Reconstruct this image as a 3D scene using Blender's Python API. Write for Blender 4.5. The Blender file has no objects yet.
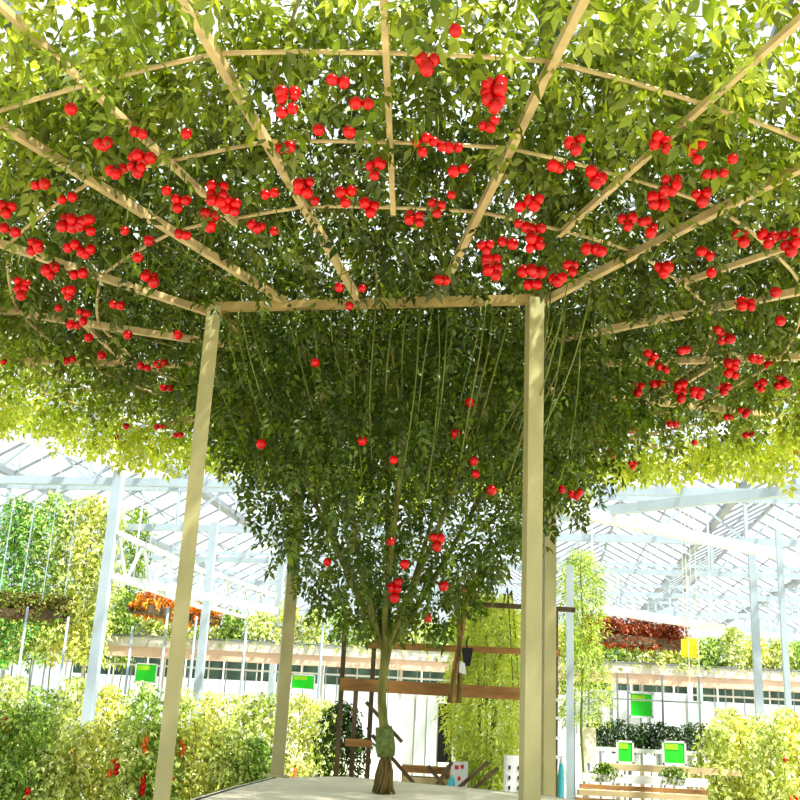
import bpy, math, random
import numpy as np
from mathutils import Vector, Matrix

random.seed(7)
rng = np.random.default_rng(11)
C = bpy.context.scene.collection
PI = math.pi

# ------------------------------------------------------------------ camera
F, PITCH, ROLL = 1044.89, 0.297485, 0.049851
PZ = 0.9                       # height of the concrete planter top
HC = 0.4947 + PZ               # eye height
CAM = np.array([0.0, 0.0, HC])
cam_d = bpy.data.cameras.new('camera')
cam = bpy.data.objects.new('camera', cam_d)
C.objects.link(cam)
cam_d.sensor_width = 36.0
cam_d.lens = F * 36.0 / 800.0
cam_d.clip_end = 300
cam.matrix_world = Matrix.Translation(Vector(CAM)) @ Matrix.Rotation(PI / 2 + PITCH, 4, 'X') @ Matrix.Rotation(ROLL, 4, 'Z')
bpy.context.scene.camera = cam


def ray(px, py):
    x, y = px - 400.0, py - 400.0
    c, s = math.cos(ROLL), math.sin(ROLL)
    u, v = c * x + s * y, -s * x + c * y
    return np.array([u / F, math.cos(PITCH) + v / F * math.sin(PITCH), math.sin(PITCH) - v / F * math.cos(PITCH)])


def at(px, py, D):
    """world point seen at a pixel of the photograph, D metres ahead of the eye"""
    d = ray(px, py)
    return CAM + d * (D / d[1])


def at_z(px, py, z):
    d = ray(px, py)
    return CAM + d * ((z - HC) / d[2])


# the canopy: a shallow dish about the trunk
TX, TY = -0.0044, 7.8234
HR = 3.2 + PZ                  # height of the ring of beams
SLOPE = 0.0893


def dish(r):
    return HR + SLOPE * (r - 1.25)


def at_dish(px, py, dz=0.0):
    z = HR
    for _ in range(14):
        P = at_z(px, py, z + dz)
        z = dish(math.hypot(P[0] - TX, P[1] - TY))
    return P


# ------------------------------------------------------------------ materials
def lin(c):
    return c / 12.92 if c <= 0.04045 else ((c + 0.055) / 1.055) ** 2.4


def rgb(r, g, b):
    return (lin(r / 255), lin(g / 255), lin(b / 255))


MATS = {}


def mat(name, col, rough=0.5, metal=0.0, var=0.12, scale=6.0, stretch=(1, 1, 1), bump=0.0):
    if name in MATS:
        return MATS[name]
    m = bpy.data.materials.new(name)
    m.use_nodes = True
    nt = m.node_tree
    b = nt.nodes['Principled BSDF']
    b.inputs['Roughness'].default_value = rough
    b.inputs['Metallic'].default_value = metal
    tc = nt.nodes.new('ShaderNodeTexCoord')
    mp = nt.nodes.new('ShaderNodeMapping')
    mp.inputs['Scale'].default_value = stretch
    n = nt.nodes.new('ShaderNodeTexNoise')
    n.inputs['Scale'].default_value = scale
    n.inputs['Detail'].default_value = 6
    r = nt.nodes.new('ShaderNodeValToRGB')
    r.color_ramp.elements[0].position = 0.3
    r.color_ramp.elements[1].position = 0.7
    r.color_ramp.elements[0].color = tuple(x * (1 - var) for x in col) + (1,)
    r.color_ramp.elements[1].color = tuple(min(1, x * (1 + var)) for x in col) + (1,)
    nt.links.new(tc.outputs['Object'], mp.inputs['Vector'])
    nt.links.new(mp.outputs['Vector'], n.inputs['Vector'])
    nt.links.new(n.outputs['Fac'], r.inputs['Fac'])
    nt.links.new(r.outputs['Color'], b.inputs['Base Color'])
    if bump:
        bp = nt.nodes.new('ShaderNodeBump')
        bp.inputs['Strength'].default_value = bump
        bp.inputs['Distance'].default_value = 0.02
        nt.links.new(n.outputs['Fac'], bp.inputs['Height'])
        nt.links.new(bp.outputs['Normal'], b.inputs['Normal'])
    MATS[name] = m
    return m


def leaf_material(name, trans=0.45, gain=1.0):
    m = bpy.data.materials.new(name)
    m.use_nodes = True
    nt = m.node_tree
    nt.nodes.clear()
    out = nt.nodes.new('ShaderNodeOutputMaterial')
    at_ = nt.nodes.new('ShaderNodeAttribute')
    at_.attribute_name = 'tint'
    n = nt.nodes.new('ShaderNodeTexNoise')
    n.inputs['Scale'].default_value = 40
    mr = nt.nodes.new('ShaderNodeMapRange')
    mr.inputs['To Min'].default_value = 0.75
    mr.inputs['To Max'].default_value = 1.2
    nt.links.new(n.outputs['Fac'], mr.inputs['Value'])
    mul = nt.nodes.new('ShaderNodeVectorMath')
    mul.operation = 'SCALE'
    nt.links.new(at_.outputs['Color'], mul.inputs[0])
    nt.links.new(mr.outputs['Result'], mul.inputs['Scale'])
    d = nt.nodes.new('ShaderNodeBsdfDiffuse')
    t = nt.nodes.new('ShaderNodeBsdfTranslucent')
    g = nt.nodes.new('ShaderNodeBsdfGlossy')
    g.inputs['Roughness'].default_value = 0.45
    g.inputs['Color'].default_value = (0.9, 0.95, 0.85, 1)
    tt = nt.nodes.new('ShaderNodeMix')
    tt.data_type = 'RGBA'
    tt.blend_type = 'MULTIPLY'
    tt.inputs['Factor'].default_value = 1.0
    tt.inputs['B'].default_value = (1.35, 1.28, 0.35, 1)
    nt.links.new(mul.outputs[0], d.inputs['Color'])
    nt.links.new(mul.outputs[0], tt.inputs['A'])
    nt.links.new(tt.outputs['Result'], t.inputs['Color'])
    m1 = nt.nodes.new('ShaderNodeMixShader')
    m1.inputs[0].default_value = trans
    nt.links.new(d.outputs[0], m1.inputs[1])
    nt.links.new(t.outputs[0], m1.inputs[2])
    m2 = nt.nodes.new('ShaderNodeMixShader')
    m2.inputs[0].default_value = 0.05
    nt.links.new(m1.outputs[0], m2.inputs[1])
    nt.links.new(g.outputs[0], m2.inputs[2])
    nt.links.new(m2.outputs[0], out.inputs['Surface'])
    return m


def glass_material(name, tint, haze):
    m = bpy.data.materials.new(name)
    m.use_nodes = True
    nt = m.node_tree
    nt.nodes.clear()
    out = nt.nodes.new('ShaderNodeOutputMaterial')
    tr = nt.nodes.new('ShaderNodeBsdfTransparent')
    tr.inputs['Color'].default_value = tint + (1,)
    tl = nt.nodes.new('ShaderNodeBsdfTranslucent')
    tl.inputs['Color'].default_value = (0.95, 0.97, 0.98, 1)
    n = nt.nodes.new('ShaderNodeTexNoise')
    n.inputs['Scale'].default_value = 0.8
    mr = nt.nodes.new('ShaderNodeMapRange')
    mr.inputs['To Min'].default_value = haze * 0.6
    mr.inputs['To Max'].default_value = haze * 1.4
    nt.links.new(n.outputs['Fac'], mr.inputs['Value'])
    mx = nt.nodes.new('ShaderNodeMixShader')
    nt.links.new(mr.outputs['Result'], mx.inputs[0])
    nt.links.new(tr.outputs[0], mx.inputs[1])
    nt.links.new(tl.outputs[0], mx.inputs[2])
    nt.links.new(mx.outputs[0], out.inputs['Surface'])
    return m


M_LEAF = leaf_material('leaf', 0.45)
M_BEDLEAF = leaf_material('bed leaf', 0.2)
M_POST = mat('cream painted steel', rgb(170, 164, 118), 0.45, 0.0, 0.10, 5, (1, 1, 0.3))
M_BEAM = mat('shaded tan beam', rgb(172, 152, 100), 0.5, 0.0, 0.2, 6)  # trellis steel toned darker, the canopy's shade put into the beam colour
M_RAFTER = mat('pale galvanised bar', rgb(196, 174, 128), 0.5, 0.0, 0.2, 8)
M_TOMATO = mat('ripe tomato skin', rgb(196, 10, 16), 0.25, 0, 0.35, 12)
M_CALYX = mat('tomato stalk green', rgb(96, 120, 40), 0.6, 0, 0.25, 20)
M_STEM = mat('pale vine stem', rgb(112, 122, 54), 0.6, 0, 0.3, 14, (1, 1, 0.2))
M_BARK = mat('greenish brown bark', rgb(118, 118, 62), 0.85, 0, 0.45, 18, (1, 1, 0.25), 0.7)
M_WRAP = mat('green trunk wrap', rgb(108, 122, 66), 0.9, 0, 0.4, 40, (1, 1, 1), 0.6)
M_ROOT = mat('dry aerial roots', rgb(116, 100, 58), 0.9, 0, 0.4, 25, (1, 1, 0.2), 0.5)
M_CONC = mat('pale concrete', rgb(234, 226, 204), 0.8, 0, 0.10, 3, (1, 1, 1), 0.1)
M_CONC_RIM = mat('concrete rim', rgb(226, 222, 206), 0.8, 0, 0.06, 5)
M_STEEL = mat('pale blue grey steel', rgb(168, 182, 192), 0.45, 0.0, 0.08, 3)
M_WHITE = mat('white paint', rgb(216, 220, 220), 0.5, 0, 0.05, 4)
M_TRUSS = mat('grey truss steel', rgb(126, 134, 138), 0.45, 0.0, 0.12, 3)
M_FLOOR = mat('greenhouse floor', rgb(214, 206, 184), 0.85, 0, 0.18, 1.2)
M_TROUGH = mat('white growing trough', rgb(206, 202, 194), 0.5, 0, 0.06, 3)
M_PINK = mat('pinkish trough underside', rgb(214, 186, 166), 0.7, 0, 0.15, 3)
M_WOOD = mat('brown weathered timber', rgb(156, 116, 70), 0.75, 0, 0.4, 12, (0.25, 1, 1), 0.3)
M_DARKWOOD = mat('dark stained post', rgb(90, 76, 52), 0.7, 0, 0.35, 10, (1, 1, 0.25), 0.2)
M_PALEWOOD = mat('pale timber plank', rgb(196, 178, 136), 0.7, 0, 0.2, 8, (0.25, 1, 1), 0.2)
M_GREEN = mat('green sign board', rgb(32, 196, 40), 0.45, 0, 0.06, 3)
M_LIME = mat('yellow green sign patch', rgb(148, 204, 36), 0.5, 0, 0.08, 5)
M_YELLOW = mat('yellow sticky card', rgb(250, 220, 20), 0.5, 0, 0.05, 5)
M_BLACK = mat('black plastic', rgb(26, 28, 28), 0.5, 0, 0.2, 8)
M_DARKPANE = mat('dark window pane', rgb(52, 70, 56), 0.25, 0, 0.45, 1.5)
M_CYAN = mat('cyan plastic', rgb(84, 194, 214), 0.4, 0, 0.08, 5)
M_POLY = mat('white sheeting', rgb(208, 214, 216), 0.6, 0, 0.08, 2)
M_GREYPANEL = mat('grey white strip panel', rgb(206, 212, 206), 0.6, 0, 0.10, 2, (3, 1, 0.3))
M_RED = mat('red print', rgb(196, 40, 52), 0.5, 0, 0.1, 6)
M_ORANGE = mat('orange pepper skin', rgb(226, 110, 32), 0.3, 0, 0.25, 12)
M_CORD = mat('pale string', rgb(214, 212, 178), 0.8, 0, 0.1, 6)
M_SOIL = mat('dark growing medium', rgb(70, 56, 40), 0.95, 0, 0.3, 15)
M_ROOFGLASS = glass_material('roof glass', (0.93, 0.96, 0.97), 0.14)
M_WALLGLASS = glass_material('hazy wall glazing', (0.9, 0.95, 0.96), 0.5)


# ------------------------------------------------------------------ mesh collecting
class MB:
    def __init__(self):
        self.v, self.f = [], []

    def box(self, c, s, rz=0.0, R=None):
        c = np.array(c, float)
        h = np.array(s, float) / 2
        if R is None:
            cc, ss = math.cos(rz), math.sin(rz)
            R = np.array([[cc, -ss, 0], [ss, cc, 0], [0, 0, 1]])
        b = len(self.v)
        for z in (-1, 1):
            for x, y in ((-1, -1), (1, -1), (1, 1), (-1, 1)):
                self.v.append(tuple(c + R @ (h * (x, y, z))))
        for q in ((3, 2, 1, 0), (4, 5, 6, 7), (0, 1, 5, 4), (1, 2, 6, 5), (2, 3, 7, 6), (3, 0, 4, 7)):
            self.f.append(tuple(b + i for i in q))
        return self

    def bar(self, a, b, w, h=None, up=(0, 0, 1)):
        """square bar from a to b"""
        a, b = np.array(a, float), np.array(b, float)
        h = w if h is None else h
        d = b - a
        L = np.linalg.norm(d)
        d = d / L
        up = np.array(up, float)
        if abs(d @ up) > 0.98:
            up = np.array([0, 1.0, 0])
        s = np.cross(d, up)
        s /= np.linalg.norm(s)
        t = np.cross(s, d)
        return self.box((a + b) / 2, (L, w, h), R=np.c_[d, s, t])

    def tube(self, pts, r, n=6, cap=True):
        pts = [np.array(p, float) for p in pts]
        k = len(pts)
        rs = list(r) if hasattr(r, '__len__') else [r] * k
        base = len(self.v)
        prev = None
        for i, p in enumerate(pts):
            d = pts[min(i + 1, k - 1)] - pts[max(i - 1, 0)]
            d = d / (np.linalg.norm(d) + 1e-12)
            if prev is None:
                a = np.array([1.0, 0, 0]) if abs(d[0]) < 0.8 else np.array([0, 1.0, 0])
                s = np.cross(d, a)
            else:
                s = prev - d * (prev @ d)
            s /= np.linalg.norm(s) + 1e-12
            prev = s
            t = np.cross(d, s)
            for j in range(n):
                an = 2 * PI * j / n
                self.v.append(tuple(p + rs[i] * (math.cos(an) * s + math.sin(an) * t)))
        for i in range(k - 1):
            for j in range(n):
                a = base + i * n + j
                b = base + i * n + (j + 1) % n
                self.f.append((a, b, b + n, a + n))
        if cap:
            self.f.append(tuple(base + j for j in reversed(range(n))))
            self.f.append(tuple(base + (k - 1) * n + j for j in range(n)))
        return self

    def ball(self, c, r, sz=1.0, n=8, m=6, lobes=0.0):
        c = np.array(c, float)
        base = len(self.v)
        self.v.append(tuple(c + (0, 0, r * sz * (0.86 if lobes else 1))))
        for i in range(1, m):
            th = PI * i / m
            for j in range(n):
                ph = 2 * PI * j / n
                rr = r * math.sin(th) * (1 + lobes * math.cos(5 * ph) * max(0, math.cos(th)))
                self.v.append(tuple(c + (rr * math.cos(ph), rr * math.sin(ph), r * sz * math.cos(th))))
        self.v.append(tuple(c - (0, 0, r * sz)))
        last = len(self.v) - 1
        for j in range(n):
            self.f.append((base, base + 1 + j, base + 1 + (j + 1) % n))
            for i in range(m - 2):
                a = base + 1 + i * n + j
                b = base + 1 + i * n + (j + 1) % n
                self.f.append((a, a + n, b + n, b))
            a = base + 1 + (m - 2) * n
            self.f.append((a + j, last, a + (j + 1) % n))
        return self

    def poly_prism(self, pts, z0, z1):
        b = len(self.v)
        n = len(pts)
        for z in (z0, z1):
            for p in pts:
                self.v.append((p[0], p[1], z))
        self.f.append(tuple(b + i for i in reversed(range(n))))
        self.f.append(tuple(b + n + i for i in range(n)))
        for i in range(n):
            j = (i + 1) % n
            self.f.append((b + i, b + j, b + n + j, b + n + i))
        return self

    def quad(self, a, b, c, d):
        k = len(self.v)
        self.v += [tuple(map(float, p)) for p in (a, b, c, d)]
        self.f.append((k, k + 1, k + 2, k + 3))
        return self

    def build(self, name, m, parent=None, smooth=False):
        me = bpy.data.meshes.new(name)
        v = self.v
        if parent is not None:
            off = world_of(parent)
            v = [(p[0] - off[0], p[1] - off[1], p[2] - off[2]) for p in v]
        me.from_pydata(v, [], self.f)
        me.update()
        if smooth:
            me.polygons.foreach_set('use_smooth', [True] * len(me.polygons))
        me.materials.append(m)
        o = bpy.data.objects.new(name, me)
        C.objects.link(o)
        if parent is not None:
            o.parent = parent
        return o


def world_of(o):
    p = np.zeros(3)
    while o is not None:
        p += np.array(o.location)
        o = o.parent
    return p


def tag(o, label=None, cat=None, group=None, kind=None):
    if label: o['label'] = label
    if cat: o['category'] = cat
    if group: o['group'] = group
    if kind: o['kind'] = kind
    return o


def empty(name, loc, label, cat, group=None):
    o = bpy.data.objects.new(name, None)
    o.empty_display_size = 0.1
    o.location = tuple(map(float, loc))
    C.objects.link(o)
    return tag(o, label, cat, group)


def struct(mb, name, m, smooth=False):
    return tag(mb.build(name, m, None, smooth), kind='structure')


# ------------------------------------------------------------------ leaves
def leaflet_set(spec):
    """spec: list of (x, y, z, yaw, droop, length, width) -> verts (K,4,3)"""
    out = []
    for x, y, z, yaw, droop, L, w in spec:
        d = np.array([math.cos(yaw) * math.cos(droop), math.sin(yaw) * math.cos(droop), -math.sin(droop)])
        s = np.array([-math.sin(yaw), math.cos(yaw), 0])
        up = np.cross(d, s)
        b = np.array([x, y, z])
        mid = b + d * L * 0.42
        out.append([b, mid + s * w / 2 + up * w * 0.16, b + d * L - np.array([0, 0, L * 0.12]), mid - s * w / 2 + up * w * 0.16])
    return np.array(out)


def compound(seed, n_pairs=3, L=0.20, lw=0.5):
    r = random.Random(seed)
    spec = []
    for i in range(n_pairs):
        x = L * (0.25 + 0.65 * i / max(1, n_pairs - 1)) if n_pairs > 1 else L * 0.5
        z = -0.10 * L * (x / L) ** 2 * 2
        for sgn in (-1, 1):
            ln = L * r.uniform(0.34, 0.5)
            spec.append((x, 0.004 * sgn, z, sgn * r.uniform(0.75, 1.35), r.uniform(0.0, 0.7), ln, ln * lw * r.uniform(.8, 1.2)))
    ln = L * r.uniform(0.42, 0.55)
    spec.append((L * 0.95, 0, -0.2 * L, r.uniform(-.3, .3), r.uniform(0.2, 0.8), ln, ln * lw))
    return leaflet_set(spec)


T_TOM = [compound(s) for s in range(8)]
T_SMALL = [compound(20 + s, 2, 0.2, 0.55) for s in range(6)]
T_NARROW = [compound(40 + s, 3, 0.2, 0.26) for s in range(6)]


def leaf_mesh(name, centers, scale, tint, templates, parent, m=None, droop=(0.0, 0.9), yaw=None, jitter=0.22, seed=0):
    """one mesh of many compound leaves: centers (N,3), scale (N,), tint (N,3)"""
    g = np.random.default_rng(seed + 100)
    N = len(centers)
    scale = np.broadcast_to(scale, (N,))
    ya = g.uniform(0, 2 * PI, N) if yaw is None else yaw
    pi_ = g.uniform(droop[0], droop[1], N)
    ro = g.uniform(-0.7, 0.7, N)
    cy, sy, cp, sp, cr, sr = np.cos(ya), np.sin(ya), np.cos(pi_), np.sin(pi_), np.cos(ro), np.sin(ro)
    ex = np.stack([cy * cp, sy * cp, -sp], 1)
    ey0 = np.stack([-sy, cy, np.zeros(N)], 1)
    ez0 = np.cross(ex, ey0)
    ey = ey0 * cr[:, None] + ez0 * sr[:, None]
    ez = -ey0 * sr[:, None] + ez0 * cr[:, None]
    R = np.stack([ex, ey, ez], 2) * scale[:, None, None]
    which = g.integers(0, len(templates), N)
    V, Tn = [], []
    off = world_of(parent) if parent is not None else np.zeros(3)
    for k, T in enumerate(templates):
        idx = np.where(which == k)[0]
        if len(idx) == 0:
            continue
        t = T.reshape(-1, 3)
        v = np.einsum('nij,kj->nki', R[idx], t) + (centers[idx] - off)[:, None, :]
        nl = T.shape[0]
        c = tint[idx][:, None, :] * g.uniform(1 - jitter, 1 + jitter, (len(idx), nl, 1))
        V.append(v.reshape(-1, 3))
        Tn.append(np.repeat(c, 4, axis=1).reshape(-1, 3))
    V = np.concatenate(V)
    Tn = np.concatenate(Tn)
    q = len(V) // 4
    b = np.arange(q) * 4
    tri = np.stack([b, b + 2, b + 1, b, b + 3, b + 2], 1).reshape(-1)
    me = bpy.data.meshes.new(name)
    me.vertices.add(len(V))
    me.vertices.foreach_set('co', V.astype(np.float32).ravel())
    me.loops.add(len(tri))
    me.loops.foreach_set('vertex_index', tri.astype(np.int32))
    me.polygons.add(q * 2)
    me.polygons.foreach_set('loop_start', (np.arange(q * 2) * 3).astype(np.int32))
    me.polygons.foreach_set('loop_total', np.full(q * 2, 3, np.int32))
    me.update(calc_edges=True)
    a = me.color_attributes.new('tint', 'FLOAT_COLOR', 'POINT')
    col = np.ones((len(V), 4), np.float32)
    col[:, :3] = np.clip(Tn, 0, 1)
    a.data.foreach_set('color', col.ravel())
    me.materials.append(m or M_LEAF)
    o = bpy.data.objects.new(name, me)
    C.objects.link(o)
    if parent is not None:
        o.parent = parent
    return o


def mix_tints(g, N, cols, noise=0.15):
    cols = np.array(cols)
    w = g.dirichlet(np.ones(len(cols)) * 0.6, N)
    return (w @ cols) * g.uniform(1 - noise, 1 + noise, (N, 1))


G_DARK = rgb(50, 78, 22)
G_MID = rgb(96, 126, 30)
G_LIGHT = rgb(144, 170, 44)
G_YEL = rgb(196, 200, 70)
G_PALE = rgb(206, 214, 120)
G_BLUE = rgb(78, 150, 84)
G_OLIVE = rgb(116, 118, 44)

# ================================================================== SETTING
GA = math.radians(8.4)                      # the bays of the greenhouse run off to the right of the view
ED = np.array([math.sin(GA), math.cos(GA), 0.0])
EX = np.array([math.cos(GA), -math.sin(GA), 0.0])


def gp(x, y, z):
    return EX * x + ED * y + np.array([0, 0, z])


X0, X1, Y0, Y1 = -21.0, 21.0, -5.0, 46.0
TIE = HC + 3.3                              # bottom chord of the cross trusses
EAVE = TIE + 1.0
fl = MB()
fl.quad(gp(X0, Y0, 0), gp(X1, Y0, 0), gp(X1, Y1, 0), gp(X0, Y1, 0))
struct(fl, 'floor', M_FLOOR)

# roof: ridges and gutters along the bays, glazing bars, panes
SP = 3.5
bars, panes = MB(), MB()
nspan = int((X1 - X0) / SP)
for i in range(nspan):
    xa = X0 + i * SP
    xm, xb = xa + SP / 2, xa + SP
    zr = EAVE + 0.95
    bars.bar(gp(xa, Y0, EAVE), gp(xa, Y1, EAVE), 0.14, 0.12)
    bars.bar(gp(xm, Y0, zr), gp(xm, Y1, zr), 0.07, 0.07)
    for (u, zu, w, zw) in ((xa, EAVE, xm, zr), (xm, zr, xb, EAVE)):
        panes.quad(gp(u, Y0, zu + .05), gp(w, Y0, zw + .05), gp(w, Y1, zw + .05), gp(u, Y1, zu + .05))
        y = Y0
        while y <= Y1:
            bars.bar(gp(u, y, zu), gp(w, y, zw), 0.035, 0.045)
            y += 1.0
        um, zm = (u + w) / 2, (zu + zw) / 2
        bars.bar(gp(um, Y0, zm), gp(um, Y1, zm), 0.03, 0.03)
bars.bar(gp(X1, Y0, EAVE), gp(X1, Y1, EAVE), 0.14, 0.12)
struct(bars, 'roof_frame', M_TRUSS)
struct(panes, 'ceiling', M_ROOFGLASS)

# cross trusses every 4 m
yt = 11.0
while yt < Y1 - 1:
    t = MB()
    t.bar(gp(X0, yt, TIE), gp(X1, yt, TIE), 0.10, 0.12)
    t.bar(gp(X0, yt, TIE + 0.75), gp(X1, yt, TIE + 0.75), 0.08, 0.08)
    x = X0
    k = 0
    while x < X1 - 0.1:
        a, b = (TIE, TIE + .75) if k % 2 == 0 else (TIE + .75, TIE)
        t.bar(gp(x, yt, a), gp(x + 0.875, yt, b), 0.04)
        if k % 4 == 0:
            t.bar(gp(x, yt, TIE), gp(x, yt, EAVE), 0.06)
        x += 0.875
        k += 1
    struct(t, 'roof_beam', M_STEEL)
    yt += 4.0

# columns: row on the left, odd ones on the right
def column(px, py, D, w, name='column', top=None, m=M_STEEL):
    p = at(px, py, D)
    t = MB()
    t.box((p[0], p[1], (top or TIE) / 2), (w, w, top or TIE), -GA)
    t.box((p[0], p[1], 0.01), (w * 2, w * 2, 0.02), -GA)
    return struct(t, name, m)


column(107, 570, 15.0, 0.135)
column(207, 600, 19.0, 0.13)
column(277, 620, 23.0, 0.13)
column(322, 660, 27.0, 0.14)
column(570, 640, 12.4, 0.085, top=HC + 1.85)
column(756, 640, 19.0, 0.13)
column(785, 650, 17.0, 0.09)
column(614, 672, 23.0, 0.13, top=HC + 1.3)

# lattice girders running along the left column row
for (a, b) in (((118, 533, 15.0), (206, 560, 19.0)), ((208, 571, 19.0), (276, 588, 22.6))):
    g = MB()
    A, B = at(*a), at(*b)
    B[2] = A[2]
    low = np.array([0, 0, -0.62])
    g.bar(A, B, 0.07)
    g.bar(A + low, B + low, 0.07)
    for i in range(8):
        p, q_ = A + (B - A) * i / 8, A + (B - A) * (i + 1) / 8
        g.bar(p + (low if i % 2 else 0), q_ + (0 if i % 2 else low), 0.035)
    struct(g, 'roof_beam', M_WHITE)
# long white pipes and rails under the roof
for (a, b, w) in (((0, 431, 13.2), (168, 478, 17.0), .11), ((560, 508, 13.6), (812, 562, 19.0), .15),
                  ((118, 578, 16.0), (276, 611, 19.4), .11), ((580, 606, 16.4), (722, 628, 18.0), .12),
                  ((560, 516, 14.6), (806, 489, 13.4), .13)):
    g = MB()
    A, B = at(*a), at(*b)
    g.bar(A, B, w)
    A2, B2 = A + (B - A) * .08, A + (B - A) * .92
    for p in (A2, B2):                                   # hangers up to the truss
        g.bar(p, (p[0], p[1], EAVE), 0.025)
    struct(g, 'roof_beam', M_WHITE if w != .13 else M_STEEL)

# end wall: white panels below, a band of dark windows, hazy glazing above
def wall_panel(y, z0, z1, x0, x1):
    return (gp(x0, y, z0), gp(x1, y, z0), gp(x1, y, z1), gp(x0, y, z1))


wb = MB()
for z0, z1 in ((0.0, 2.75),):
    wb.box(gp((X0 + X1) / 2, Y1, (z0 + z1) / 2), (X1 - X0, 0.12, z1 - z0), -GA)
wb.box(gp((X0 + X1) / 2, Y1, 4.15), (X1 - X0, 0.12, 0.9), -GA)
struct(wb, 'wall_back', M_POLY)
wg = MB()
wg.quad(*wall_panel(Y1, 4.6, EAVE + 0.95, X0, X1))
struct(wg, 'window_1', M_WALLGLASS)
wd = MB()
wd.box(gp((X0 + X1) / 2, Y1, 3.22), (X1 - X0, 0.05, 0.96), -GA)
struct(wd, 'window_2', M_DARKPANE)
mu = MB()
x = X0
while x <= X1:
    mu.bar(gp(x, Y1 - .1, 0), gp(x, Y1 - .1, EAVE), 0.07)
    x += 1.75
struct(mu, 'trim_1', M_WHITE)
for nm, xx in (('wall_left', X0), ('wall_right', X1)):
    w = MB()
    w.quad(gp(xx, Y0, 0), gp(xx, Y1, 0), gp(xx, Y1, EAVE), gp(xx, Y0, EAVE))
    struct(w, nm, M_WALLGLASS)

# raised concrete planter the tree grows from
base_pts = [at_z(196, 799, PZ), at_z(236, 787, PZ), at_z(274, 777.5, PZ), at_z(345, 776.5, PZ), at_z(460, 787, PZ), at_z(540, 795, PZ)]
poly = [(p[0], p[1]) for p in base_pts] + [(1.75, 7.6), (1.6, 5.6), (-0.2, 5.1), (-1.05, 5.6)]
pl = empty('concrete_planter', (TX, TY, 0), 'pale raised concrete planter slab under the tomato tree', 'planter')
mb = MB()
mb.poly_prism(poly, 0.0, PZ)
mb.build('plinth', M_CONC, pl)
rim = MB()
for i in range(len(poly)):
    a, b = poly[i], poly[(i + 1) % len(poly)]
    rim.bar((a[0], a[1], PZ - 0.05), (b[0], b[1], PZ - 0.05), 0.05, 0.10)
rim.build('rim', M_CONC_RIM, pl)

# ================================================================== TRELLIS
CORN = [(-1.332, 6.83), (0.858, 6.407), (-0.867, 9.239), (1.323, 8.816)]   # FL FR BL BR
tr = empty('trellis', (TX, TY, 0), 'cream steel trellis of posts, ring beams and rafters carrying the tomato tree', 'trellis')
for i, (x, y) in enumerate(CORN):
    inside = i in (1, 2)
    z0 = PZ if inside else 0.0
    m = MB().box((x, y, (HR + z0) / 2), (0.10, 0.10, HR - z0), 0.19)
    po = m.build('post', M_POST, tr)
    MB().box((x, y, z0 + 0.008), (0.19, 0.19, 0.016), 0.19).build('base_plate', M_POST, po)
for i, j in ((0, 1), (2, 3), (0, 2), (1, 3)):
    a, b = CORN[i], CORN[j]
    MB().bar((a[0], a[1], HR), (b[0], b[1], HR), 0.055, 0.058).build('ring_beam', M_BEAM, tr)

MAIN = [-104.7, -80.2, -54.2, -27.0, -1.0, 26.0, 49.0, 75.0, 100.0, 128.0, 161.5, -176.3, -151.0, -127.2]
HALF = [-92.15, -116.0, -67.6, -41.3]


def ring_r(an):
    """distance from the trunk to the ring of beams in one direction"""
    d = np.array([math.cos(an), math.sin(an)])
    best = 9.0
    for i, j in ((0, 1), (1, 3), (3, 2), (2, 0)):
        a = np.array(CORN[i]) - (TX, TY)
        b = np.array(CORN[j]) - (TX, TY)
        e = b - a
        den = d[0] * e[1] - d[1] * e[0]
        if abs(den) < 1e-9:
            continue
        t = (a[0] * e[1] - a[1] * e[0]) / den
        u = (a[0] * d[1] - a[1] * d[0]) / den
        if t > 0 and -0.001 <= u <= 1.001:
            best = min(best, t)
    return best


def dp(an, r, dz=0.0):
    return np.array([TX + r * math.cos(an), TY + r * math.sin(an), dish(r) + dz])


R_OUT = 4.9
for a in MAIN:
    an = math.radians(a)
    r0 = ring_r(an)
    p = dp(an, r0)
    p[2] = HR + 0.03
    MB().bar(p, dp(an, R_OUT, 0.02), 0.041, 0.05).build('rafter', M_RAFTER, tr)
for a in HALF:
    an = math.radians(a)
    MB().bar(dp(an, 2.36, 0.0), dp(an, R_OUT, 0.0), 0.03, 0.035).build('short_rafter', M_RAFTER, tr)
ANS = sorted(MAIN)
for rr, w in ((2.38, 0.024), (3.01, 0.024), (3.70, 0.026), (4.45, 0.026)):
    m = MB()
    for k in range(len(ANS)):
        a0, a1 = math.radians(ANS[k]), math.radians(ANS[(k + 1) % len(ANS)])
        if a1 < a0:
            a1 += 2 * PI
        q_ = [dp(a0 + (a1 - a0) * t / 4, rr * (1 - 0.012 * math.sin(PI * t / 4)), 0.04) for t in range(5)]
        m.tube(q_, w / 2, 6)
    m.build('hoop', M_RAFTER, tr, True)
# inner purlins: bars across the ring corners, seen at both sides
for a0, a1, r in ((161.5, 184.0, 2.55), (-2, 26, 2.6)):
    MB().bar(dp(math.radians(a0), r, .06), dp(math.radians(a1), r, .06), 0.035).build('brace', M_RAFTER, tr)

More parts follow.
